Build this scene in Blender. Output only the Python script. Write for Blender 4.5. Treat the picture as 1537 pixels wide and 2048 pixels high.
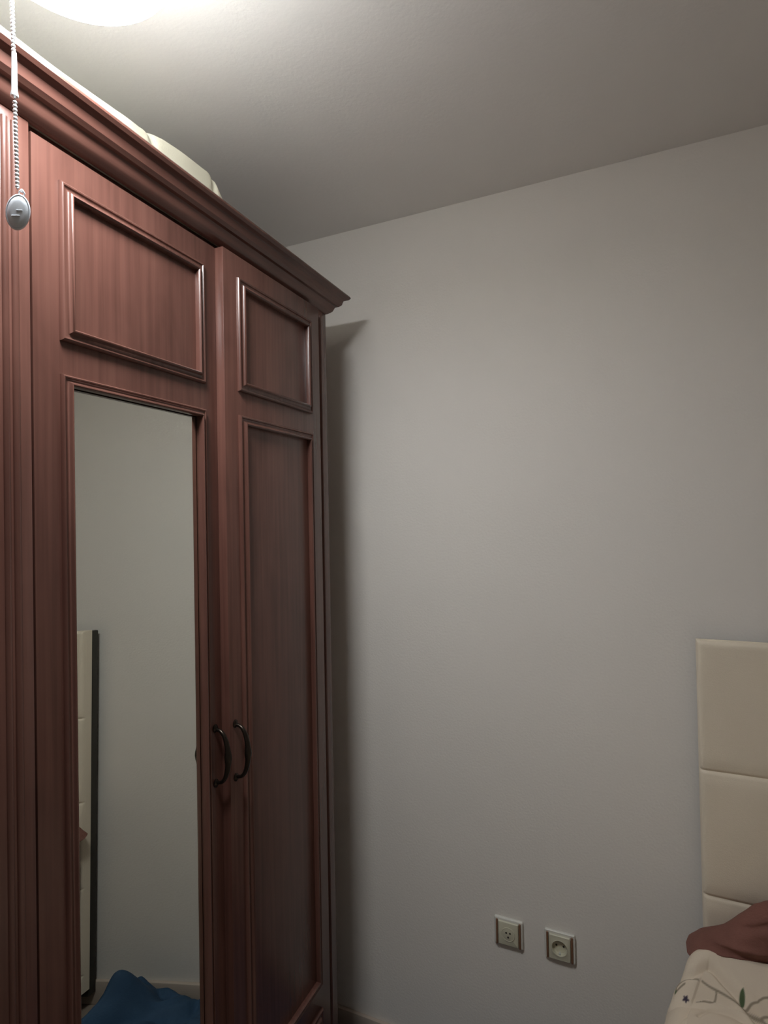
import bpy, bmesh, math, random
from mathutils import Vector, Matrix, noise

# ------------------------------------------------------------------ clearing
for o in list(bpy.data.objects):
    bpy.data.objects.remove(o, do_unlink=True)
SC = bpy.context.scene
COL = SC.collection
random.seed(4)

# ------------------------------------------------------------------ camera
F_PX = 1124.0
M = ((0.91344783, 0.01908307, 0.40650817),
     (-0.02297143, 0.99972513, 0.00468719),
     (-0.40630699, -0.01361958, 0.91363512))
def to_world(r):                      # row given on (X, -Z, Y)
    return Vector((r[0], r[2], -r[1]))
right, down, fwd = (to_world(r) for r in M)
cd = bpy.data.cameras.new('camera')
cam = bpy.data.objects.new('camera', cd)
COL.objects.link(cam)
up, back = -down, -fwd
cam.matrix_world = Matrix(((right.x, up.x, back.x, 0), (right.y, up.y, back.y, 0),
                           (right.z, up.z, back.z, 1.66), (0, 0, 0, 1)))
cd.sensor_fit = 'VERTICAL'
cd.sensor_height = 24.0
cd.sensor_width = 24.0 * 1537 / 2048
cd.lens = F_PX / 2048 * 24.0
cd.clip_start = 0.02
SC.camera = cam

# ------------------------------------------------------------------ world, light, exposure
w = bpy.data.worlds.new('world'); SC.world = w
w.use_nodes = True
w.node_tree.nodes['Background'].inputs[0].default_value = (0.5, 0.55, 0.65, 1)
w.node_tree.nodes['Background'].inputs[1].default_value = 0.0
LAMP_POWER = 9.4                     # strength of the ceiling lamp's glowing globe
LAMP_COLOR = (0.955, 0.99, 1.0)
SC.view_settings.view_transform = 'Standard'
SC.view_settings.look = 'None'
SC.view_settings.gamma = 1
SC.view_settings.use_curve_mapping = False
SC.view_settings.exposure = 3.0

# ------------------------------------------------------------------ materials
MIRROR_NORMAL_LEAN = (0.078, 0.024, 0.040)
def nodes(name):
    m = bpy.data.materials.new(name); m.use_nodes = True
    nt = m.node_tree
    return m, nt, nt.nodes['Principled BSDF']

def plain(name, col, rough=0.6, metal=0.0, bump=0.0, bscale=200.0, var=0.0, vscale=3.0, spec=0.5):
    m, nt, p = nodes(name)
    p.inputs['Base Color'].default_value = (*col, 1)
    p.inputs['Roughness'].default_value = rough
    p.inputs['Metallic'].default_value = metal
    p.inputs['Specular IOR Level'].default_value = spec
    tc = nt.nodes.new('ShaderNodeTexCoord')
    if var:
        n = nt.nodes.new('ShaderNodeTexNoise'); n.inputs['Scale'].default_value = vscale
        n.inputs['Detail'].default_value = 4
        nt.links.new(tc.outputs['Object'], n.inputs['Vector'])
        r = nt.nodes.new('ShaderNodeValToRGB')
        r.color_ramp.elements[0].position = 0.3; r.color_ramp.elements[1].position = 0.7
        r.color_ramp.elements[0].color = (*[c * (1 - var) for c in col], 1)
        r.color_ramp.elements[1].color = (*[min(1, c * (1 + var)) for c in col], 1)
        nt.links.new(n.outputs['Fac'], r.inputs['Fac'])
        nt.links.new(r.outputs['Color'], p.inputs['Base Color'])
    if bump:
        n = nt.nodes.new('ShaderNodeTexNoise'); n.inputs['Scale'].default_value = bscale
        n.inputs['Detail'].default_value = 3
        nt.links.new(tc.outputs['Object'], n.inputs['Vector'])
        b = nt.nodes.new('ShaderNodeBump'); b.inputs['Strength'].default_value = bump
        b.inputs['Distance'].default_value = 0.002
        nt.links.new(n.outputs['Fac'], b.inputs['Height'])
        nt.links.new(b.outputs['Normal'], p.inputs['Normal'])
    return m

def wood_mat(name, dark, mid, light, axis='Z', rough=0.27):
    m, nt, p = nodes(name)
    tc = nt.nodes.new('ShaderNodeTexCoord')
    mp = nt.nodes.new('ShaderNodeMapping')
    sc = {'Z': (60, 60, 1.6), 'Y': (60, 1.6, 60)}[axis]
    mp.inputs['Scale'].default_value = sc
    nt.links.new(tc.outputs['Object'], mp.inputs['Vector'])
    n = nt.nodes.new('ShaderNodeTexNoise'); n.inputs['Scale'].default_value = 1.6
    n.inputs['Detail'].default_value = 6; n.inputs['Distortion'].default_value = 0.35
    nt.links.new(mp.outputs['Vector'], n.inputs['Vector'])
    mp2 = nt.nodes.new('ShaderNodeMapping')
    mp2.inputs['Scale'].default_value = {'Z': (9, 9, 3), 'Y': (9, 3, 9)}[axis]
    nt.links.new(tc.outputs['Object'], mp2.inputs['Vector'])
    n2 = nt.nodes.new('ShaderNodeTexNoise'); n2.inputs['Scale'].default_value = 1.3
    n2.inputs['Detail'].default_value = 3; n2.inputs['Distortion'].default_value = 0.6
    nt.links.new(mp2.outputs['Vector'], n2.inputs['Vector'])
    mx = nt.nodes.new('ShaderNodeMath'); mx.operation = 'MULTIPLY_ADD'
    mx.inputs[1].default_value = 0.5; 
    h = nt.nodes.new('ShaderNodeMath'); h.operation = 'MULTIPLY'; h.inputs[1].default_value = 0.5
    nt.links.new(n2.outputs['Fac'], h.inputs[0])
    nt.links.new(n.outputs['Fac'], mx.inputs[0]); nt.links.new(h.outputs[0], mx.inputs[2])
    r = nt.nodes.new('ShaderNodeValToRGB')
    e = r.color_ramp.elements
    e[0].position = 0.33; e[0].color = (*dark, 1)
    e[1].position = 0.66; e[1].color = (*light, 1)
    k = e.new(0.5); k.color = (*mid, 1)
    nt.links.new(mx.outputs[0], r.inputs['Fac'])
    nt.links.new(r.outputs['Color'], p.inputs['Base Color'])
    p.inputs['Roughness'].default_value = rough
    p.inputs['Specular IOR Level'].default_value = 0.5
    b = nt.nodes.new('ShaderNodeBump'); b.inputs['Strength'].default_value = 0.08
    b.inputs['Distance'].default_value = 0.001
    nt.links.new(n.outputs['Fac'], b.inputs['Height'])
    nt.links.new(b.outputs['Normal'], p.inputs['Normal'])
    return m

MW = plain('painted_wall', (0.81, 0.765, 0.71), 0.85, bump=0.25, bscale=160, var=0.015, vscale=1.5, spec=0.25)
MC = plain('painted_ceiling', (0.86, 0.835, 0.81), 0.9, bump=0.2, bscale=120, spec=0.2)
MFL = plain('floor_tile', (0.30, 0.24, 0.19), 0.5, var=0.12, vscale=6)
MBB = plain('baseboard_tile', (0.52, 0.43, 0.36), 0.45, var=0.05, vscale=8)
WOOD = wood_mat('cherry_wood', (0.086, 0.036, 0.0275), (0.116, 0.050, 0.038), (0.142, 0.063, 0.048))
WOODH = wood_mat('cherry_wood_horizontal', (0.086, 0.036, 0.0275), (0.116, 0.050, 0.038), (0.142, 0.063, 0.048), axis='Y')
MIR = plain('mirror_glass', (0.80, 0.82, 0.77), 0.0, metal=1.0)
# shading normal leaned and twisted to shift the reflection; the pane stays flat
_nt = MIR.node_tree
_g = _nt.nodes.new('ShaderNodeNewGeometry')
_a = _nt.nodes.new('ShaderNodeVectorMath'); _a.operation = 'ADD'; 
_x = _nt.nodes.new('ShaderNodeSeparateXYZ'); _r = _nt.nodes.new('ShaderNodeMapRange'); _c = _nt.nodes.new('ShaderNodeCombineXYZ')
_nt.links.new(_g.outputs['Position'], _x.inputs[0]); _nt.links.new(_x.outputs['Y'], _r.inputs['Value'])
for _k, _v in (('From Min', .60), ('From Max', .89), ('To Min', MIRROR_NORMAL_LEAN[0]), ('To Max', MIRROR_NORMAL_LEAN[1])): _r.inputs[_k].default_value = _v
_t = _nt.nodes.new('ShaderNodeMath'); _t.operation = 'MULTIPLY_ADD'; _t.inputs[1].default_value = -.036; _t.inputs[2].default_value = .036*1.29
_s = _nt.nodes.new('ShaderNodeMath'); _s.operation = 'ADD'
_nt.links.new(_x.outputs['Z'], _t.inputs[0]); _nt.links.new(_t.outputs[0], _s.inputs[0]); _nt.links.new(_r.outputs['Result'], _s.inputs[1])
_nt.links.new(_s.outputs[0], _c.inputs['Y']); _c.inputs['Z'].default_value = MIRROR_NORMAL_LEAN[2]
_nt.links.new(_c.outputs[0], _a.inputs[1])
_n = _nt.nodes.new('ShaderNodeVectorMath'); _n.operation = 'NORMALIZE'
_nt.links.new(_g.outputs['Normal'], _a.inputs[0]); _nt.links.new(_a.outputs[0], _n.inputs[0])
_nt.links.new(_n.outputs[0], _nt.nodes['Principled BSDF'].inputs['Normal'])
BRONZE = plain('dark_bronze', (0.045, 0.035, 0.028), 0.28, metal=0.9)
STEEL = plain('polished_steel', (0.80, 0.82, 0.84), 0.42, metal=0.8)
FOBM = plain('grey_metal', (0.74, 0.78, 0.84), 0.28, metal=0.1)
PLA = plain('white_plastic', (0.68, 0.66, 0.60), 0.4)
PLC = plain('cream_plastic', (0.60, 0.57, 0.44), 0.4)
PLB = plain('brown_plastic', (0.20, 0.10, 0.055), 0.4)
HOLE_SHADE = plain('socket_hole_shade', (0.03, 0.025, 0.02), 0.6)  # dark colour standing in for the shade inside the pin holes
BOARD = plain('dark_board', (0.045, 0.04, 0.032), 0.7)
LEATHER = plain('cream_leatherette', (0.80, 0.70, 0.56), 0.55, bump=0.25, bscale=400, var=0.03, vscale=5)
CREAMCL = plain('cream_cotton', (0.66, 0.63, 0.50), 0.9, bump=0.3, bscale=300)
BROWNCL = plain('brown_fleece', (0.20, 0.085, 0.065), 0.95, bump=0.5, bscale=260, var=0.10, vscale=14)
BLUECL = plain('blue_cloth', (0.025, 0.070, 0.140), 0.8, bump=0.4, bscale=220, var=0.15, vscale=9)
MATT = plain('mattress_fabric', (0.60, 0.57, 0.52), 0.9)
BEDB = plain('bed_base_fabric', (0.42, 0.36, 0.26), 0.8)

def emis(name, col, s):
    m = bpy.data.materials.new(name); m.use_nodes = True
    nt = m.node_tree; nt.nodes.clear()
    e = nt.nodes.new('ShaderNodeEmission'); e.inputs[0].default_value = (*col, 1); e.inputs[1].default_value = s
    o = nt.nodes.new('ShaderNodeOutputMaterial'); nt.links.new(e.outputs[0], o.inputs[0])
    return m
GLOW = emis('glowing_glass', LAMP_COLOR, LAMP_POWER)

# ------------------------------------------------------------------ mesh helpers
def add_box(bm, x0, x1, y0, y1, z0, z1, bev=0.0, seg=2):
    vs = [bm.verts.new(p) for p in ((x0,y0,z0),(x1,y0,z0),(x1,y1,z0),(x0,y1,z0),(x0,y0,z1),(x1,y0,z1),(x1,y1,z1),(x0,y1,z1))]
    fs = [bm.faces.new([vs[i] for i in f]) for f in ((0,3,2,1),(4,5,6,7),(0,1,5,4),(1,2,6,5),(2,3,7,6),(3,0,4,7))]
    if bev:
        es = list({e for f in fs for e in f.edges})
        bmesh.ops.bevel(bm, geom=es, offset=bev, segments=seg, profile=0.5, affect='EDGES')
    return vs

def add_tube(bm, pts, r, n=12, cap=True):
    rings = []
    N = len(pts)
    rs = r if isinstance(r, (list, tuple)) else [r] * N
    pts = [Vector(p) for p in pts]
    t0 = (pts[1] - pts[0]).normalized()
    a = Vector((0, 0, 1)) if abs(t0.z) < 0.9 else Vector((1, 0, 0))
    nrm = t0.cross(a).normalized()
    for i, p in enumerate(pts):
        t = (pts[min(i+1, N-1)] - pts[max(i-1, 0)]).normalized()
        nrm = (nrm - t * nrm.dot(t)).normalized()
        b = t.cross(nrm)
        rings.append([bm.verts.new(p + (nrm * math.cos(2*math.pi*k/n) + b * math.sin(2*math.pi*k/n)) * rs[i]) for k in range(n)])
    for i in range(N-1):
        for k in range(n):
            bm.faces.new((rings[i][k], rings[i][(k+1) % n], rings[i+1][(k+1) % n], rings[i+1][k]))
    if cap:
        bm.faces.new(rings[0][::-1]); bm.faces.new(rings[-1])

def add_lathe(bm, prof, c=(0, 0, 0), n=48, axis='Z', sgn=1):
    rings = []
    for (r, h) in prof:
        ring = []
        for k in range(n):
            a = 2*math.pi*k/n
            if axis == 'Z': v = (c[0] + r*math.cos(a), c[1] + r*math.sin(a), c[2] + h)
            else: v = (c[0] + r*math.cos(a), c[1] + h*sgn, c[2] + r*math.sin(a))
            ring.append(bm.verts.new(v))
        rings.append(ring)
    for i in range(len(rings)-1):
        for k in range(n):
            bm.faces.new((rings[i][k], rings[i][(k+1) % n], rings[i+1][(k+1) % n], rings[i+1][k]))
    if prof[0][0] > 1e-6: bm.faces.new(rings[0][::-1])
    if prof[-1][0] > 1e-6: bm.faces.new(rings[-1])

def grid(bm, fn, nu, nv, close_u=False):
    V = [[bm.verts.new(fn(i/(nu if close_u else nu-1), j/(nv-1))) for j in range(nv)] for i in range(nu)]
    for i in range(nu if close_u else nu-1):
        for j in range(nv-1):
            i2 = (i+1) % nu
            bm.faces.new((V[i][j], V[i2][j], V[i2][j+1], V[i][j+1]))
    return V

def obj(name, bm, mat, parent=None, sharp=32):
    bmesh.ops.remove_doubles(bm, verts=bm.verts, dist=1e-6)
    bmesh.ops.recalc_face_normals(bm, faces=bm.faces)
    lim = math.radians(sharp)
    for f in bm.faces: f.smooth = True
    for e in bm.edges:
        e.smooth = len(e.link_faces) == 2 and e.calc_face_angle(0) < lim
    if parent is not None:
        wl = world_loc(parent)
        for v in bm.verts: v.co -= wl
    me = bpy.data.meshes.new(name); bm.to_mesh(me); bm.free()
    o = bpy.data.objects.new(name, me); COL.objects.link(o)
    if mat: me.materials.append(mat)
    if parent is not None: o.parent = parent
    return o

def world_loc(o):
    v = Vector((0, 0, 0))
    while o is not None:
        v += o.location; o = o.parent
    return v

def tag(o, label, cat, group=None):
    o['label'] = label; o['category'] = cat
    if group: o['group'] = group
    return o

def thing(name, label, cat, loc, group=None):
    o = bpy.data.objects.new(name, None); COL.objects.link(o)
    o.empty_display_size = 0.05
    o.location = loc
    return tag(o, label, cat, group)

def struct(name, bm, mat):
    o = obj(name, bm, mat); o['kind'] = 'structure'; return o

def sweep_rect(bm, y0, y1, z0, z1, xf, prof):
    """frame moulding round the rectangle (outer size given), prof = (inset, height) on the plane x = xf"""
    rings = []
    for (d, h) in prof:
        rings.append([bm.verts.new(p) for p in ((xf+h, y0+d, z0+d), (xf+h, y1-d, z0+d), (xf+h, y1-d, z1-d), (xf+h, y0+d, z1-d))])
    for i in range(len(rings)-1):
        for k in range(4):
            bm.faces.new((rings[i][k], rings[i][(k+1) % 4], rings[i+1][(k+1) % 4], rings[i+1][k]))

# ------------------------------------------------------------------ the room
WY, CZ = 1.625, 2.604
RX0, RX1, RY0 = -1.42, 2.35, -2.1
bm = bmesh.new(); add_box(bm, RX0-.1, RX1+.1, RY0-.1, WY+.1, -0.1, 0); struct('floor', bm, MFL)
bm = bmesh.new(); add_box(bm, RX0-.1, RX1+.1, RY0-.1, WY+.1, CZ, CZ+.1); struct('ceiling', bm, MC)
bm = bmesh.new(); add_box(bm, RX0, RX1, WY, WY+.1, 0, CZ); struct('wall_back', bm, MW)
bm = bmesh.new(); add_box(bm, RX0, RX1, RY0-.1, RY0, 0, CZ); struct('wall_front', bm, MW)
bm = bmesh.new(); add_box(bm, RX0-.1, RX0, RY0-.1, WY+.1, 0, CZ); struct('wall_left', bm, MW)
bm = bmesh.new(); add_box(bm, RX1, RX1+.1, RY0-.1, WY+.1, 0, CZ); struct('wall_right', bm, MW)
bm = bmesh.new(); add_box(bm, RX0+.002, RX1-.002, WY-.013, WY-.0005, 0.0005, 0.082, 0.003); struct('baseboard_back', bm, MBB)

# ------------------------------------------------------------------ the wardrobe
XF, YA, YB, ZT = -0.80, 0.02, 1.41, 2.2547
ward = thing('wardrobe', 'tall reddish cherry wood wardrobe with mirrored middle door and stepped cornice', 'wardrobe', (-1.09, 0.715, 0))
XB = -1.385
# carcass : hollow cabinet of boards, front stiles carrying two beads each
bm = bmesh.new()
add_box(bm, XB, XF-.025, YA, YA+.02, 0.0, ZT)
add_box(bm, XB, XF-.025, YB-.02, YB, 0.0, ZT)
add_box(bm, XB, XB+.012, YA+.02, YB-.02, 0.02, ZT)
add_box(bm, XB, XF-.03, YA+.02, YB-.02, ZT-.004, ZT+.016)
add_box(bm, XB, XF-.10, YA+.02, YB-.02, 0.06, 0.08)
add_box(bm, XF-.10, XF-.03, YA+.02, YB-.02, 0.0, 0.075)
add_box(bm, XF-.085, XF-.07, YA+.02, YB-.02, 2.15, ZT)
add_box(bm, XF-.03, XF-.018, YA+.05, YB-.05, 2.236, ZT)          # head rail above the doors
obj('carcass', bm, WOOD, ward)

def stile(y0, y1, beads, name='stile'):
    bm = bmesh.new()
    add_box(bm, XF-.03, XF, y0, y1, 0.0, ZT, 0.0012)
    o = obj(name, bm, WOOD, ward)
    for (yc, r, z0) in beads:
        b = bmesh.new()
        pts = [(XF-.001, yc, z0), (XF-.001, yc, 2.240)]
        add_tube(b, pts, r, 20)
        obj('bead_moulding', b, WOOD, o)
    return o
stile(YA, .075, [(.045, .005, .1)])
stile(.482, .5395, [(.5035, .0050, .1), (.5175, .0055, .1)])
stile(1.336, YB, [(1.3765, .0052, .1)])

# cornice : measured stepped profile swept with mitred corners round three sides
prof = [(-.004, 2.2547), (-.0005, 2.2547), (.0045, 2.2565), (.0087, 2.2600), (.0130, 2.2632), (.0156, 2.2662), (.0182, 2.2724), (.0200, 2.2768),
        (.0227, 2.2799), (.0290, 2.2815), (.0351, 2.2870), (.0372, 2.2940), (.0392, 2.2999), (.0430, 2.3020), (.0500, 2.3045), (.0546, 2.3095),
        (.0546, 2.3129), (.0520, 2.3165), (.0400, 2.3175), (-.004, 2.3175)]
bm = bmesh.new()
sec = []
for (x, y, sx, sy) in ((XB, YA, 0, -1), (XF, YA, 1, -1), (XF, YB, 1, 1), (XB, YB, 0, 1)):
    sec.append([bm.verts.new((x + sx*p, y + sy*p, z)) for (p, z) in prof])
for i in range(3):
    for k in range(len(prof)):
        k2 = (k+1) % len(prof)
        bm.faces.new((sec[i][k], sec[i+1][k], sec[i+1][k2], sec[i][k2]))
bm.faces.new(sec[0]); bm.faces.new(sec[-1][::-1])
obj('cornice', bm, WOODH, ward, sharp=25)

MP = [(0, 0), (0, .0035), (.0015, .0065), (.0035, .0078), (.0055, .0072), (.0068, .0052), (.0090, .0046), (.0120, .0052), (.0138, .0066),
      (.0148, .0092), (.0165, .0112), (.0185, .0116), (.0203, .0100), (.0212, .0070), (.0220, .0015), (.0220, 0)]
PANEL_U = (1.945, 2.193); PANEL_M = (.445, 1.893); PANEL_L = (.13, .385)

def arc_handle(door, y, z, x):
    """bow handle : arched bar on two rosettes"""
    h = bmesh.new()
    pts, rs = [], []
    for i in range(25):
        t = i/24
        a = math.pi * t
        pts.append((x + .003 + .030*math.sin(a)**.75, y, z + .054*math.cos(a)))
        rs.append(.0036 + .0022*math.sin(a)**2 + (.0018 if i in (12,) else 0) + (.0012 if i in (11, 13) else 0))
    add_tube(h, pts, rs, 14)
    for s in (-1, 1):
        c = (x, y, z + s*.056)
        ring = []
        for (r, hh) in ((.0085, 0), (.0085, .0022), (.006, .004), (.0035, .0055)):
            ring.append([h.verts.new((c[0]+hh, c[1]+r*.8*math.cos(2*math.pi*k/16), c[2]+r*math.sin(2*math.pi*k/16))) for k in range(16)])
        for i in range(3):
            for k in range(16):
                h.faces.new((ring[i][k], ring[i][(k+1) % 16], ring[i+1][(k+1) % 16], ring[i+1][k]))
        h.faces.new(ring[-1]); h.faces.new(ring[0][::-1])
    o = obj('handle', h, BRONZE, door); o['label'] = 'dark bronze bow handle'
    return o

def make_door(y0, y1, xf, thick, mirror=False, fy=None, hy=None):
    z0, z1 = .085, 2.243
    f0, f1 = fy if fy else (y0+.042, y1-.042)
    bm = bmesh.new()
    if mirror:
        a0, a1 = f0+.0160, f1-.0160
        m0, m1 = PANEL_M[0]+.0160, PANEL_M[1]-.0160
        # slab with a real opening : front ring, back ring, reveal
        def ring(x, ya, yb, za, zb): return [bm.verts.new(p) for p in ((x,ya,za),(x,yb,za),(x,yb,zb),(x,ya,zb))]
        of, ob = ring(xf, y0, y1, z0, z1), ring(xf-thick, y0, y1, z0, z1)
        nf, nb = ring(xf, a0, a1, m0, m1), ring(xf-.008, a0, a1, m0, m1)
        nb2 = ring(xf-.008, a0-.012, a1+.012, m0-.012, m1+.012); nb3 = ring(xf-thick, a0-.012, a1+.012, m0-.012, m1+.012)
        for k in range(4):
            j = (k+1) % 4
            bm.faces.new((of[k], of[j], nf[j], nf[k])); bm.faces.new((of[k], ob[k], ob[j], of[j]))
            bm.faces.new((nf[k], nf[j], nb[j], nb[k])); bm.faces.new((nb[k], nb[j], nb2[j], nb2[k]))
            bm.faces.new((nb2[k], nb2[j], nb3[j], nb3[k])); bm.faces.new((nb3[k], nb3[j], ob[j], ob[k]))
    else:
        add_box(bm, xf-thick, xf, y0, y1, z0, z1, 0.0012)
    d = obj('door', bm, WOOD, ward)
    for (za, zb) in (PANEL_U, PANEL_M, PANEL_L):
        b = bmesh.new()
        sweep_rect(b, f0, f1, za, zb, xf, [(d*.8, h) for d, h in MP] if mirror and (za, zb) == PANEL_M else MP)
        obj('panel_moulding', b, WOOD, d, sharp=40)
    if mirror:
        # flat mirror sits in the recess; only its material's normal leans and turns
        b = bmesh.new()
        def mx(y, z): return xf - .004
        e = .0005
        q = [(a0+e, m0+e), (a1-e, m0+e), (a1-e, m1-e), (a0+e, m1-e)]
        fr = [b.verts.new((mx(y, z), y, z)) for y, z in q]
        bk = [b.verts.new((mx(y, z)-.003, y, z)) for y, z in q]
        b.faces.new(fr); b.faces.new(bk[::-1])
        for k in range(4): b.faces.new((fr[k], bk[k], bk[(k+1) % 4], fr[(k+1) % 4]))
        o = obj('mirror', b, MIR, d); o['label'] = 'tall clear mirror panel'
    if hy is not None: arc_handle(d, hy, 1.180, xf)
    return d
make_door(.079, .478, XF, .022)
make_door(.5425, .9395, XF, .022, mirror=True, fy=(.5845, .9025), hy=.9195)
make_door(.9405, 1.3335, XF+.021, .042, fy=(.983, 1.287), hy=.957)

# ------------------------------------------------------------------ blanket on top of the wardrobe
bm = bmesh.new()
def ztop(y):
    k = [(.05, .09), (.12, .120), (.59, .130), (.712, .132), (.768, .138), (.80, .146), (.83, .153), (.90, .158), (.955, .164), (.975, .158), (1.01, .104), (1.03, .07), (1.042, .03)]
    if y <= k[0][0]: return k[0][1]
    for a, b in zip(k, k[1:]):
        if y <= b[0]: return a[1] + (b[1]-a[1])*(y-a[0])/(b[0]-a[0])
    return k[-1][1]
Z0 = ZT + .0175
def blank(u, v):
    y = .05 + .992*u
    h = ztop(y)
    a = math.pi * v
    # section : front face at x ~ -0.85, rounded top edge, back towards the wall
    ca, sa = math.cos(a), math.sin(a)
    p = .16
    x = -1.09 + .272*(abs(ca)**p)*(1 if ca > 0 else -1)
    z = Z0 + h*(abs(sa)**p)
    nz = noise.noise(Vector((y*9, x*7, z*9)))*.006
    fold = -.007*math.exp(-((y-.950-.02*(z-Z0)/.15)/.006)**2) if v < .5 else 0
    fold2 = -.006*math.exp(-((y-.80+.25*(z-Z0-.1))/.010)**2) if v < .5 else 0
    return (x + nz + fold + fold2, y, z + nz*.5*(1 if sa > .2 else 0))
V = grid(bm, blank, 260, 60)
bm.faces.new([V[0][j] for j in range(60)][::-1]); bm.faces.new([V[-1][j] for j in range(60)])
bm.faces.new([V[i][0] for i in range(260)] + [V[i][59] for i in range(259, -1, -1)])
tag(obj('folded_blanket', bm, CREAMCL, None, sharp=60), 'cream folded blanket lying on top of the wardrobe behind the cornice', 'blanket')

# ------------------------------------------------------------------ ceiling lamp
LX, LY, LZ, LR, LH = -0.630, 0.475, 2.400, .130, .030
lamp = thing('ceiling_lamp', 'bright white round ceiling lamp with a beaded pull chain', 'lamp', (LX, LY, CZ))
bm = bmesh.new()
add_lathe(bm, [(.001, CZ-LZ-.0005), (.062, CZ-LZ-.0005), (.064, CZ-LZ-.012), (.058, CZ-LZ-.024), (.030, CZ-LZ-.034), (.016, CZ-LZ-.045), (.014, .090), (.022, .075), (.095, .040), (.112, .028), (.113, .0135), (.001, .0135)], (LX, LY, LZ), 48)
obj('canopy', bm, PLA, lamp)  # wide lower pan shaped to hold the globe's light off the ceiling
bm = bmesh.new()
pr = [(.0001, -LH)]
for i in range(1, 30):
    a = -math.pi/2 + math.pi*i/30
    pr.append((LR*math.cos(a), LH*math.sin(a)*(1 if a < 0 else .4)))
pr.append((.0001, LH*.4))
add_lathe(bm, pr, (LX, LY, LZ), 64)
obj('glass_globe', bm, GLOW, lamp)

# pull chain : ball chain with a connector and an oval metal fob
CX, CY = -.693, .447
def chain_xy(z):                        # hangs very slightly out of plumb
    t = (2.36 - z)
    return CX + .010*t + 0, CY + .012*t
bm = bmesh.new()
zz = 2.372
add_tube(bm, [(*chain_xy(2.385), 2.385), (*chain_xy(2.078), 2.078)], .0006, 6)
bead0 = bm
def bead(bm, c, r):
    bmesh.ops.create_icosphere(bm, subdivisions=2, radius=r, matrix=Matrix.Translation(c))
z = 2.372
while z > 2.079:
    if not (2.192 < z < 2.250):
        bead(bm, (*chain_xy(z), z), .0026)
    z -= .0050
bead(bm, (chain_xy(2.079)[0]+.004, chain_xy(2.079)[1]+.003, 2.077), .0024)
ch = obj('pull_chain', bm, STEEL, lamp, sharp=80)
ch['label'] = 'metal ball chain with oval fob'
bm = bmesh.new()
c = chain_xy(2.206)
add_lathe(bm, [(.0008, .046), (.0028, .043), (.0032, .020), (.0034, -.004), (.0046, -.010), (.0044, -.012), (.0008, -.0140)], (c[0], c[1], 2.206), 20)
obj('connector', bm, STEEL, ch)
# fob : a domed oval medallion, its face towards the room
bm = bmesh.new()
fc = Vector((*chain_xy(2.05), 2.050))
nrm = Vector((.70, -.68, -.18)).normalized()
upv = (Vector((0.16, 0.14, 1)) - nrm*Vector((0.16, 0.14, 1)).dot(nrm)).normalized()
sd = upv.cross(nrm)
ringsf = []
for (k, h) in ((.02, .0042), (.55, .0040), (.80, .0030), (.90, .0014), (.93, .0022), (1.0, .0016), (1.0, -.0016), (.9, -.0022), (.02, -.0028)):
    ringsf.append([bm.verts.new(fc + sd*(.0127*k*math.cos(2*math.pi*j/40)) + upv*(.0215*k*math.sin(2*math.pi*j/40)) + nrm*h) for j in range(40)])
for i in range(len(ringsf)-1):
    for j in range(40):
        bm.faces.new((ringsf[i][j], ringsf[i][(j+1) % 40], ringsf[i+1][(j+1) % 40], ringsf[i+1][j]))
bm.faces.new(ringsf[0]); bm.faces.new(ringsf[-1][::-1])
# raised stroke on its face and the little eyelet above it
add_tube(bm, [fc + nrm*.0044 - sd*.005 - upv*.0075, fc + nrm*.0046 - upv*.0055, fc + nrm*.0044 + sd*.0035 - upv*.004], .0007, 8)
add_tube(bm, [fc + nrm*.0044 - sd*.001 + upv*.001, fc + nrm*.0044 + sd*.005 + upv*.003], .0006, 8)
loop = [fc + upv*(.0235 + .003*math.sin(t)) + sd*(.003*math.cos(t)) for t in [2*math.pi*k/14 for k in range(15)]]
add_tube(bm, loop, .0008, 8, cap=False)
o = obj('fob', bm, FOBM, ch, sharp=50); o['label'] = 'oval grey metal fob'

# ------------------------------------------------------------------ wall sockets
def rounded_rect(w, h, r, n=6):
    pts = []
    for (cx, cz, a0) in ((w/2-r, h/2-r, 0), (-w/2+r, h/2-r, 90), (-w/2+r, -h/2+r, 180), (w/2-r, -h/2+r, 270)):
        for k in range(n+1):
            a = math.radians(a0 + 90*k/n)
            pts.append((cx + r*math.cos(a), cz + r*math.sin(a)))
    return pts
def slab(bm, cx, cz, w, h, d0, d1, r=.003, bev=.002):
    """rounded plate standing off the back wall from depth d0 to d1"""
    rings = []
    for (s, d) in ((0, d0), (0, d1-bev), (bev*.4, d1-bev*.35), (bev, d1)):
        rings.append([bm.verts.new((cx + x, WY - d, cz + z)) for x, z in rounded_rect(w-2*s, h-2*s, max(r-s*.5, .0006))])
    n = len(rings[0])
    for i in range(3):
        for k in range(n):
            bm.faces.new((rings[i][k], rings[i][(k+1) % n], rings[i+1][(k+1) % n], rings[i+1][k]))
    bm.faces.new(rings[0][::-1]); bm.faces.new(rings[-1])
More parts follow.
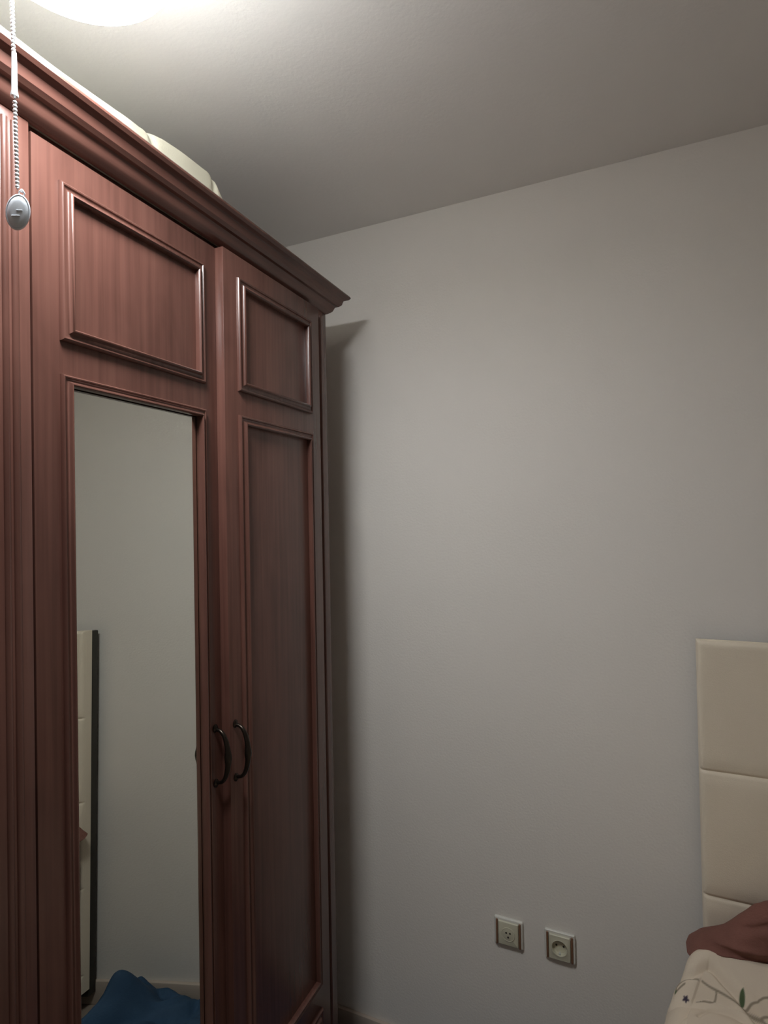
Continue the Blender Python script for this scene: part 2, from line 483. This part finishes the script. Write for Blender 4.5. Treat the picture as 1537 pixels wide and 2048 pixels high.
def plate_hole(bm, cx, cz, w, h, d0, d1, R, depth, n=64):
    """square insert with a round well of radius R sunk to depth below its face"""
    def sq(s, d):
        out = []
        for k in range(n):
            a = 2*math.pi*k/n
            c, si = math.cos(a), math.sin(a)
            m = max(abs(c)/(w/2-s), abs(si)/(h/2-s))
            out.append(bm.verts.new((cx + c/m, WY-d, cz + si/m)))
        return out
    def ci(r, d): return [bm.verts.new((cx + r*math.cos(2*math.pi*k/n), WY-d, cz + r*math.sin(2*math.pi*k/n))) for k in range(n)]
    R_ = [sq(0, d0), sq(0, d1-.002), sq(.0015, d1), ci(R+.0025, d1), ci(R+.0012, d1+.0008), ci(R, d1), ci(R-.0012, d1-depth), ci(R*.3, d1-depth)]
    for i in range(len(R_)-1):
        for k in range(n):
            bm.faces.new((R_[i][k], R_[i][(k+1) % n], R_[i+1][(k+1) % n], R_[i+1][k]))
    bm.faces.new(R_[-1])

def socket(name, cx, cz, label, cat, power, tilt=0.0):
    t = thing(name, label, cat, (cx, WY, cz), 'wall outlets left of the bed')
    bm = bmesh.new()
    if power: plate_hole(bm, cx, cz, .082, .078, .0006, .0085, .0235, .0076)
    else: slab(bm, cx, cz, .082, .078, .0006, .0085, .004, .003)
    obj('cover_plate', bm, PLA, t)
    for s in (-1, 1):
        b = bmesh.new()
        slab(b, cx + s*.0325, cz-.001, .0056, .070, .0085, .0118, .001, .001)
        obj('trim_strip', b, PLB, t)['label'] = 'brown strip'
    if power:
        b = bmesh.new(); plate_hole(b, cx, cz-.001, .0575, .0660, .0085, .0140, .0200, .0118)
        ins = obj('socket_insert', b, PLC, t)
        for s in (-1, 1):
            b = bmesh.new(); 
            add_lathe(b, [(.0027, 0), (.0027, .0006)], (cx + s*.0095, WY-.0026, cz-.001), 16, 'Y', -1)
            obj('pin_hole_shade', b, HOLE_SHADE, ins)  # solid dark disc, the hole's shade put into its colour
            b = bmesh.new(); add_box(b, cx-.0026, cx+.0026, WY-.0115, WY-.0024, cz-.001 + s*.0182-.0009, cz-.001 + s*.0182+.0009, .0004)
            obj('earth_clip', b, STEEL, ins)
    else:
        b = bmesh.new(); slab(b, cx, cz-.001, .0575, .0660, .0085, .0130, .002, .0025)
        ins = obj('socket_insert', b, PLC, t)
        b = bmesh.new(); add_lathe(b, [(.0195, 0), (.0195, .0012), (.0183, .0018), (.0170, .0010), (.0150, .0016), (.001, .0020)], (cx, WY-.0129, cz-.001), 48, 'Y', -1)
        disc = obj('socket_face', b, PLC, ins)
        for (dx, dz) in ((-.0050, .0050), (.0058, .0052), (.0004, -.0065)):
            b = bmesh.new(); add_lathe(b, [(.0026, 0), (.0026, .0008), (.0012, .0009)], (cx+dx, WY-.0146, cz-.001+dz), 16, 'Y', -1)
            obj('pin_hole_shade', b, HOLE_SHADE, disc)  # solid dark discs on the face, coloured as the holes' shade
    return t
socket('aerial_socket', -.355, .4725, 'white wall outlet with brown side strips and three small round holes', 'socket', False)
socket('power_socket', -.214, .4745, 'white wall outlet with brown side strips and one deep round well', 'socket', True)

# ------------------------------------------------------------------ bed
bed = thing('bed', 'double bed with tall cream padded headboard against the wall', 'bed', (.90, .56, 0))
HX0, HX1, HYF, HYB, HZ = .132, 1.67, 1.552, 1.585, 1.352
seams = [1.040, .741, .44, .14]
bm = bmesh.new()
def hb_front(x, z):
    # padded : swells between the stitched seams, falls away at the outer edge
    d = .0
    for i, s in enumerate([HZ] + seams[:-1]):
        pass
    prev = HZ
    seamd = 1
    for s in seams + [-.1]:
        sag = -.010*math.sin(math.pi*min(max((x-HX0)/1.54, 0), 1)) if s == .741 else 0
        seamd = min(seamd, abs(z - s - sag))
    sm = -.0045*math.exp(-(seamd/.0035)**2) - .004*math.exp(-(seamd/.02)**2)
    ed = min(x-HX0, HX1-x, HZ-z)
    r = .011
    rnd = -(r - math.sqrt(max(0, r*r - max(0, r-ed)**2))) if ed < r else 0
    wr = .0009*noise.noise(Vector((x*14, z*6, 1)))
    return HYF - sm - rnd + wr
xs = [HX0 + t for t in (0, .001, .0025, .005, .009, .016, .03, .05)] + [HX0 + .05 + (HX1-HX0-.1)*k/60 for k in range(1, 61)] + [HX1 - t for t in (.03, .016, .009, .005, .0025, .001, 0)]
zs = [.08 + k*(HZ-.02-.08)/420 for k in range(421)] + [HZ - t for t in (.016, .009, .005, .0025, .001, 0)]
G = [[bm.verts.new((x, hb_front(x, z), z)) for z in zs] for x in xs]
for i in range(len(xs)-1):
    for j in range(len(zs)-1):
        bm.faces.new((G[i][j], G[i+1][j], G[i+1][j+1], G[i][j+1]))
# sides, top, back
Bk = [[bm.verts.new((x, HYB, z)) for z in (zs[0], zs[-1])] for x in (xs[0], xs[-1])]
bm.faces.new([G[0][j] for j in range(len(zs))] + [Bk[0][1], Bk[0][0]])
bm.faces.new([G[-1][j] for j in range(len(zs))][::-1] + [Bk[1][0], Bk[1][1]])
bm.faces.new([G[i][-1] for i in range(len(xs))] + [Bk[1][1], Bk[0][1]])
bm.faces.new([G[i][0] for i in range(len(xs))][::-1] + [Bk[0][0], Bk[1][0]])
bm.faces.new([Bk[0][0], Bk[0][1], Bk[1][1], Bk[1][0]])
hb = obj('headboard', bm, LEATHER, bed, sharp=60)
bm = bmesh.new(); add_box(bm, HX0+.004, HX1-.004, HYB+.0005, 1.6105, .05, HZ-.004, .004)
obj('back_board', bm, BOARD, bed)['label'] = 'dark board added behind the headboard'  # board added to show a dark strip beside the headboard in the mirror
# piping along the outer left and top edge
bm = bmesh.new()
add_tube(bm, [(HX0+.0015, HYF+.016, .30), (HX0+.0015, HYF+.016, HZ-.01), (HX0+.004, HYF+.016, HZ-.002), (HX0+.012, HYF+.016, HZ), (HX1-.012, HYF+.016, HZ), (HX1, HYF+.016, HZ-.01), (HX1, HYF+.016, .30)], .0018, 8)
obj('piping', bm, LEATHER, hb)
bm = bmesh.new(); add_box(bm, .16, 1.64, -.42, HYF-.004, .08, .27, .012); obj('bed_base', bm, BEDB, bed)
for (x, y) in ((.22, -.36), (1.58, -.36), (.22, 1.45), (1.58, 1.45)):
    b = bmesh.new(); add_tube(b, [(x, y, .0005), (x, y, .085)], [.02, .026], 16); obj('leg', b, BRONZE, bed)
bm = bmesh.new(); add_box(bm, .15, 1.65, -.42, HYF-.008, .271, .50, .035, 4)
tag(obj('mattress', bm, MATT, None, sharp=40), 'mattress lying under the patterned duvet on the bed', 'mattress')

# patterned duvet : fine cloth grid, branch print carried as a colour attribute
def lerp_tab(tab, t):
    if t <= tab[0][0]: return tab[0][1]
    for a, b in zip(tab, tab[1:]):
        if t <= b[0]:
            s = (t-a[0])/(b[0]-a[0]); return a[1] + (b[1]-a[1])*s
    return tab[-1][1]
XL = [(-.5, -.03), (.9, -.02), (1.10, -.012), (1.20, .004), (1.307, .021), (1.347, .030), (1.39, .041), (1.422, .060), (1.446, .077), (1.50, .10), (1.54, .12)]
def segd(px, py, ax, ay, bx, by):
    dx, dy = bx-ax, by-ay
    t = max(0, min(1, ((px-ax)*dx + (py-ay)*dy)/(dx*dx+dy*dy+1e-12)))
    return math.hypot(px-ax-t*dx, py-ay-t*dy)
def polyd(x, y, pl): return min(segd(x, y, *a, *b) for a, b in zip(pl, pl[1:]))
def smooth_pl(pl, k=6):
    out = []
    for i in range(len(pl)-1):
        p0, p1, p2, p3 = pl[max(i-1, 0)], pl[i], pl[i+1], pl[min(i+2, len(pl)-1)]
        for s in range(k):
            t = s/k
            out.append(tuple(.5*((2*p1[c]) + (-p0[c]+p2[c])*t + (2*p0[c]-5*p1[c]+4*p2[c]-p3[c])*t*t + (-p0[c]+3*p1[c]-3*p2[c]+p3[c])*t**3) for c in (0, 1)))
    out.append(pl[-1]); return out
CRE = smooth_pl([(.062, 1.427), (.080, 1.435), (.102, 1.444), (.133, 1.444), (.155, 1.430), (.18, 1.414), (.205, 1.395), (.24, 1.36)])
FLD = smooth_pl([(.100, 1.352), (.109, 1.364), (.125, 1.379), (.148, 1.385), (.175, 1.384), (.22, 1.36)])
HMP = smooth_pl([(.025, 1.30), (.04, 1.341), (.07, 1.379), (.12, 1.400), (.183, 1.395), (.219, 1.390), (.27, 1.37), (.33, 1.30)])
def duvet_h(x, y):
    h = .596 + .012*noise.noise(Vector((x*4, y*4, 3))) + .004*noise.noise(Vector((x*13, y*13, 7)))
    if y > .9 and x < .7:
        h += -.009*math.exp(-(polyd(x, y, CRE)/.006)**2) + .005*math.exp(-((polyd(x, y, CRE)-.014)/.012)**2)
        h += -.004*math.exp(-(polyd(x, y, FLD)/.004)**2)
        d = polyd(x, y, HMP)
        inside = y < lerp_tab([(.02, 1.30), (.04, 1.341), (.07, 1.379), (.12, 1.400), (.183, 1.395), (.219, 1.390), (.27, 1.37), (.33, 1.30)], x) and .02 < x < .33
        h += (.014*(1-math.exp(-(d/.020)**2)) if inside else -.003*math.exp(-(d/.008)**2))
    h += .85*max(0, y-1.38) if y < 1.466 else .85*.086 - .9*max(0, y-1.478)
    return h
def duvet(s, y):
    """s = arc position across from the left hem over the top to the right hem"""
    xl = lerp_tab(XL, y); zt = duvet_h(xl + max(0, s - HANG), y)
    r = .05
    wob = .010*math.sin(y*21 + 1) + .006*math.sin(y*47)
    if s < HANG - r*1.2:
        t = (HANG - r*1.2 - s)/(HANG - r*1.2)
        return (xl - .002 + wob*t, y, zt - r - t*.36)
    if s < HANG + r*.37:
        a = (s - (HANG - r*1.2))/(r*1.57)*math.pi/2
        return (xl + r - r*math.cos(a), y, zt - r + r*math.sin(a))
    x = xl + r + (s - HANG - r*.37)
    if x > 1.66:
        t = x - 1.66
        return (1.66 + min(.03, t), y, duvet_h(1.66, y) - max(0, t-.0)*1.0)
    return (x, y, duvet_h(x, y))
HANG = .42
ss = [k*.02 for k in range(int(.34/.02))]
s = .34
while s < HANG + .28: ss.append(s); s += .0016
while s < HANG + 2.0: ss.append(s); s += .02
ys = []
y = -.45
while y < 1.10: ys.append(y); y += .02
while y < 1.30: ys.append(y); y += .004
while y < 1.535: ys.append(y); y += .0013
ys.append(1.535)
bm = bmesh.new()
G = [[bm.verts.new(duvet(s, y)) for y in ys] for s in ss]
for i in range(len(ss)-1):
    for j in range(len(ys)-1):
        bm.faces.new((G[i][j], G[i+1][j], G[i+1][j+1], G[i][j+1]))
dv = obj('duvet', bm, None, None, sharp=180)
tag(dv, 'cream duvet printed with thin branches and green leaves, spread on the bed', 'duvet')
# print
BR = [smooth_pl(p) for p in ([(.114, 1.421), (.139, 1.414), (.179, 1.405), (.191, 1.403), (.216, 1.394), (.229, 1.387), (.26, 1.36), (.33, 1.34)],
      [(.191, 1.404), (.214, 1.412), (.221, 1.418), (.237, 1.425), (.29, 1.43)],
      [(.139, 1.414), (.139, 1.409), (.134, 1.400), (.125, 1.396), (.113, 1.395), (.100, 1.392)],
      [(.061, 1.407), (.064, 1.414), (.083, 1.419), (.106, 1.419)], [(.061, 1.406), (.079, 1.412)],
      [(.216, 1.394), (.25, 1.400), (.30, 1.39)])]
LF = [(.184, 1.405, .193, 1.428, .0062), (.062, 1.410, .058, 1.402, .003)]
FLW = [(.0790, 1.391, .0066)]
random.seed(9)
for k in range(26):      # the print goes on over the rest of the duvet
    x0, y0 = random.uniform(.02, 1.6), random.uniform(-.4, 1.28)
    a = random.uniform(0, 6.28); pl = [(x0, y0)]
    for i in range(5):
        a += random.uniform(-.6, .6); x0 += .035*math.cos(a); y0 += .035*math.sin(a); pl.append((x0, y0))
    BR.append(smooth_pl(pl, 3)); b = pl[2]
    LF.append((b[0], b[1], b[0]+.025*math.cos(a+1), b[1]+.025*math.sin(a+1), .005))
    if k % 3 == 0: FLW.append((pl[-1][0], pl[-1][1], .006))
BB = [(min(q[0] for q in p)-.01, max(q[0] for q in p)+.01, min(q[1] for q in p)-.01, max(q[1] for q in p)+.01, p) for p in BR]
base = (.68, .575, .455); br = (.17, .13, .085); gr = (.075, .11, .05); pu = (.05, .035, .06)
ca = dv.data.color_attributes.new('print', 'FLOAT_COLOR', 'POINT')
for i, v in enumerate(dv.data.vertices):
    x, y = v.co.x, v.co.y
    if v.co.z < .54: ca.data[i].color = (*base, 1); continue
    c = base
    dmin = 1.0
    for (xa, xb, ya, yb, p) in BB:
        if xa < x < xb and ya < y < yb: dmin = min(dmin, polyd(x, y, p))
    k = max(0, min(1, (.0023-dmin)/.0014)) * .75
    c = tuple(a*(1-k) + b*k for a, b in zip(c, br))
    for (ax, ay, bx, by, wd) in LF:
        if abs(x-ax) < .05 and abs(y-ay) < .05:
            dx, dy = bx-ax, by-ay; L = math.hypot(dx, dy)
            t = ((x-ax)*dx + (y-ay)*dy)/(L*L)
            if 0 < t < 1:
                dd = abs((x-ax)*dy - (y-ay)*dx)/L
                k = max(0, min(1, (wd*math.sin(math.pi*t**.8) - dd)/.0018))
                c = tuple(a*(1-k) + b*k for a, b in zip(c, gr))
    for (ax, ay, r) in FLW:
        d = math.hypot((x-ax), (y-ay)*1.2) + .0015*math.sin(5*math.atan2(y-ay, x-ax))
        k = max(0, min(1, (r-d)/.002))
        c = tuple(a*(1-k) + b*k for a, b in zip(c, pu))
    ca.data[i].color = (*c, 1)
m, nt, p = nodes('printed_cotton')
at = nt.nodes.new('ShaderNodeAttribute'); at.attribute_name = 'print'
nt.links.new(at.outputs['Color'], p.inputs['Base Color'])
p.inputs['Roughness'].default_value = .9
n = nt.nodes.new('ShaderNodeTexNoise'); n.inputs['Scale'].default_value = 350
tc = nt.nodes.new('ShaderNodeTexCoord'); nt.links.new(tc.outputs['Object'], n.inputs['Vector'])
b = nt.nodes.new('ShaderNodeBump'); b.inputs['Strength'].default_value = .25; b.inputs['Distance'].default_value = .001
nt.links.new(n.outputs['Fac'], b.inputs['Height']); nt.links.new(b.outputs['Normal'], p.inputs['Normal'])
dv.data.materials.append(m)
so = dv.modifiers.new('thickness', 'SOLIDIFY'); so.thickness = .008; so.offset = -1

# brown blanket bunched up between the duvet and the headboard
TOP = [(.090, .642), (.096, .650), (.105, .662), (.122, .677), (.15, .693), (.17, .705), (.20, .738), (.232, .770), (.254, .782), (.32, .80), (.45, .81), (.65, .80), (.85, .76), (1.0, .70), (1.08, .64)]
def brown(u, v):
    x = .090 + .990*(u**1.5)
    zt = lerp_tab(TOP, x); zb = .634 + .14*min(.2, x-.085)
    a = 2*math.pi*v
    ca_, sa_ = math.cos(a), math.sin(a)
    zm = (zt+zb)/2; hz = (zt-zb)/2
    e = min(1, (x-.088)/.010, (1.082-x)/.03)**.5
    y = 1.506 - .036*ca_*e + .004*sa_
    z = zm + hz*sa_*e
    f = .0
    if ca_ > -.2:
        f += .010*math.exp(-((z - (.682 + .010*math.sin((x-.09)*14)))/.007)**2)*math.exp(-((x-.16)/.09)**4)
        f += .007*math.exp(-((z - (.664 + .004*math.sin((x-.09)*20)))/.004)**2)*math.exp(-((x-.16)/.09)**4)
        f -= .008*math.exp(-((z - .725 - .45*(x-.20))/.008)**2)*math.exp(-((x-.23)/.06)**4)
        f -= .006*math.exp(-((z - .70 + .25*(x-.30))/.012)**2)*math.exp(-((x-.33)/.10)**4)
    f += .006*noise.noise(Vector((x*12, z*16, 2))) + .003*noise.noise(Vector((x*35, z*30, 5)))
    return (x, min(y - f, 1.545), z + .003*noise.noise(Vector((x*25, y*10, 9)))*max(0, sa_))
bm = bmesh.new()
V = grid(bm, lambda v, u: brown(u, v), 120, 220, close_u=True)
bm.faces.new([V[i][0] for i in range(120)]); bm.faces.new([V[i][-1] for i in range(120)][::-1])
tag(obj('brown_blanket', bm, BROWNCL, None, sharp=180), 'reddish brown blanket bunched at the head of the bed against the headboard', 'blanket')

# ------------------------------------------------------------------ blue cloth heaped on the floor along the wall
def heap(x, y):
    h = lerp_tab([(-.93, .0), (-.86, .05), (-.66, .07), (-.45, .07), (-.28, .09), (-.14, .13), (-.04, .20), (.02, .13), (.08, .0)], x)
    e = max(0, min(1, (1.600-y)/.03))**.5 * max(0, min(1, (y-1.22)/.10))**.6
    cr = .55 + .45*abs(noise.noise(Vector((x*9, y*9, 1))))*2
    r = .03*abs(noise.noise(Vector((x*16 + y*9, y*14, 4))))
    return max(.002, h*e*cr + r*e*(1 if h > .02 else h/.02))
bm = bmesh.new()
nx, ny = 190, 76
def hp(i, j):
    y = 1.21 + .40*j/(ny-1)
    x0 = -.77 - .16*max(0, min(1, (y-1.43)/.04))
    x = x0 + (.09-x0)*i/(nx-1)
    return (x, y, heap(x, y))
G = [[bm.verts.new(hp(i, j)) for j in range(ny)] for i in range(nx)]
for i in range(nx-1):
    for j in range(ny-1):
        bm.faces.new((G[i][j], G[i+1][j], G[i+1][j+1], G[i][j+1]))
bt = [bm.verts.new((x, y, .0006)) for x, y in ((-.77, 1.21), (.09, 1.21), (.09, 1.61), (-.93, 1.61))]
b4 = [bm.verts.new((G[0][j].co.x, G[0][j].co.y, .0006)) for j in range(1, ny-1)]
bm.faces.new([G[i][0] for i in range(nx)] + [bt[1], bt[0]])
bm.faces.new([G[i][-1] for i in range(nx)][::-1] + [bt[3], bt[2]])
bm.faces.new([G[0][j] for j in range(ny)][::-1] + [bt[0]] + b4 + [bt[3]])
bm.faces.new([G[-1][j] for j in range(ny)] + [bt[2], bt[1]])
bm.faces.new([bt[0], bt[1], bt[2], bt[3]] + b4[::-1])
tag(obj('blue_cloth', bm, BLUECL, None, sharp=70), 'crumpled blue cloth heaped on the floor between the wardrobe and the bed', 'cloth')
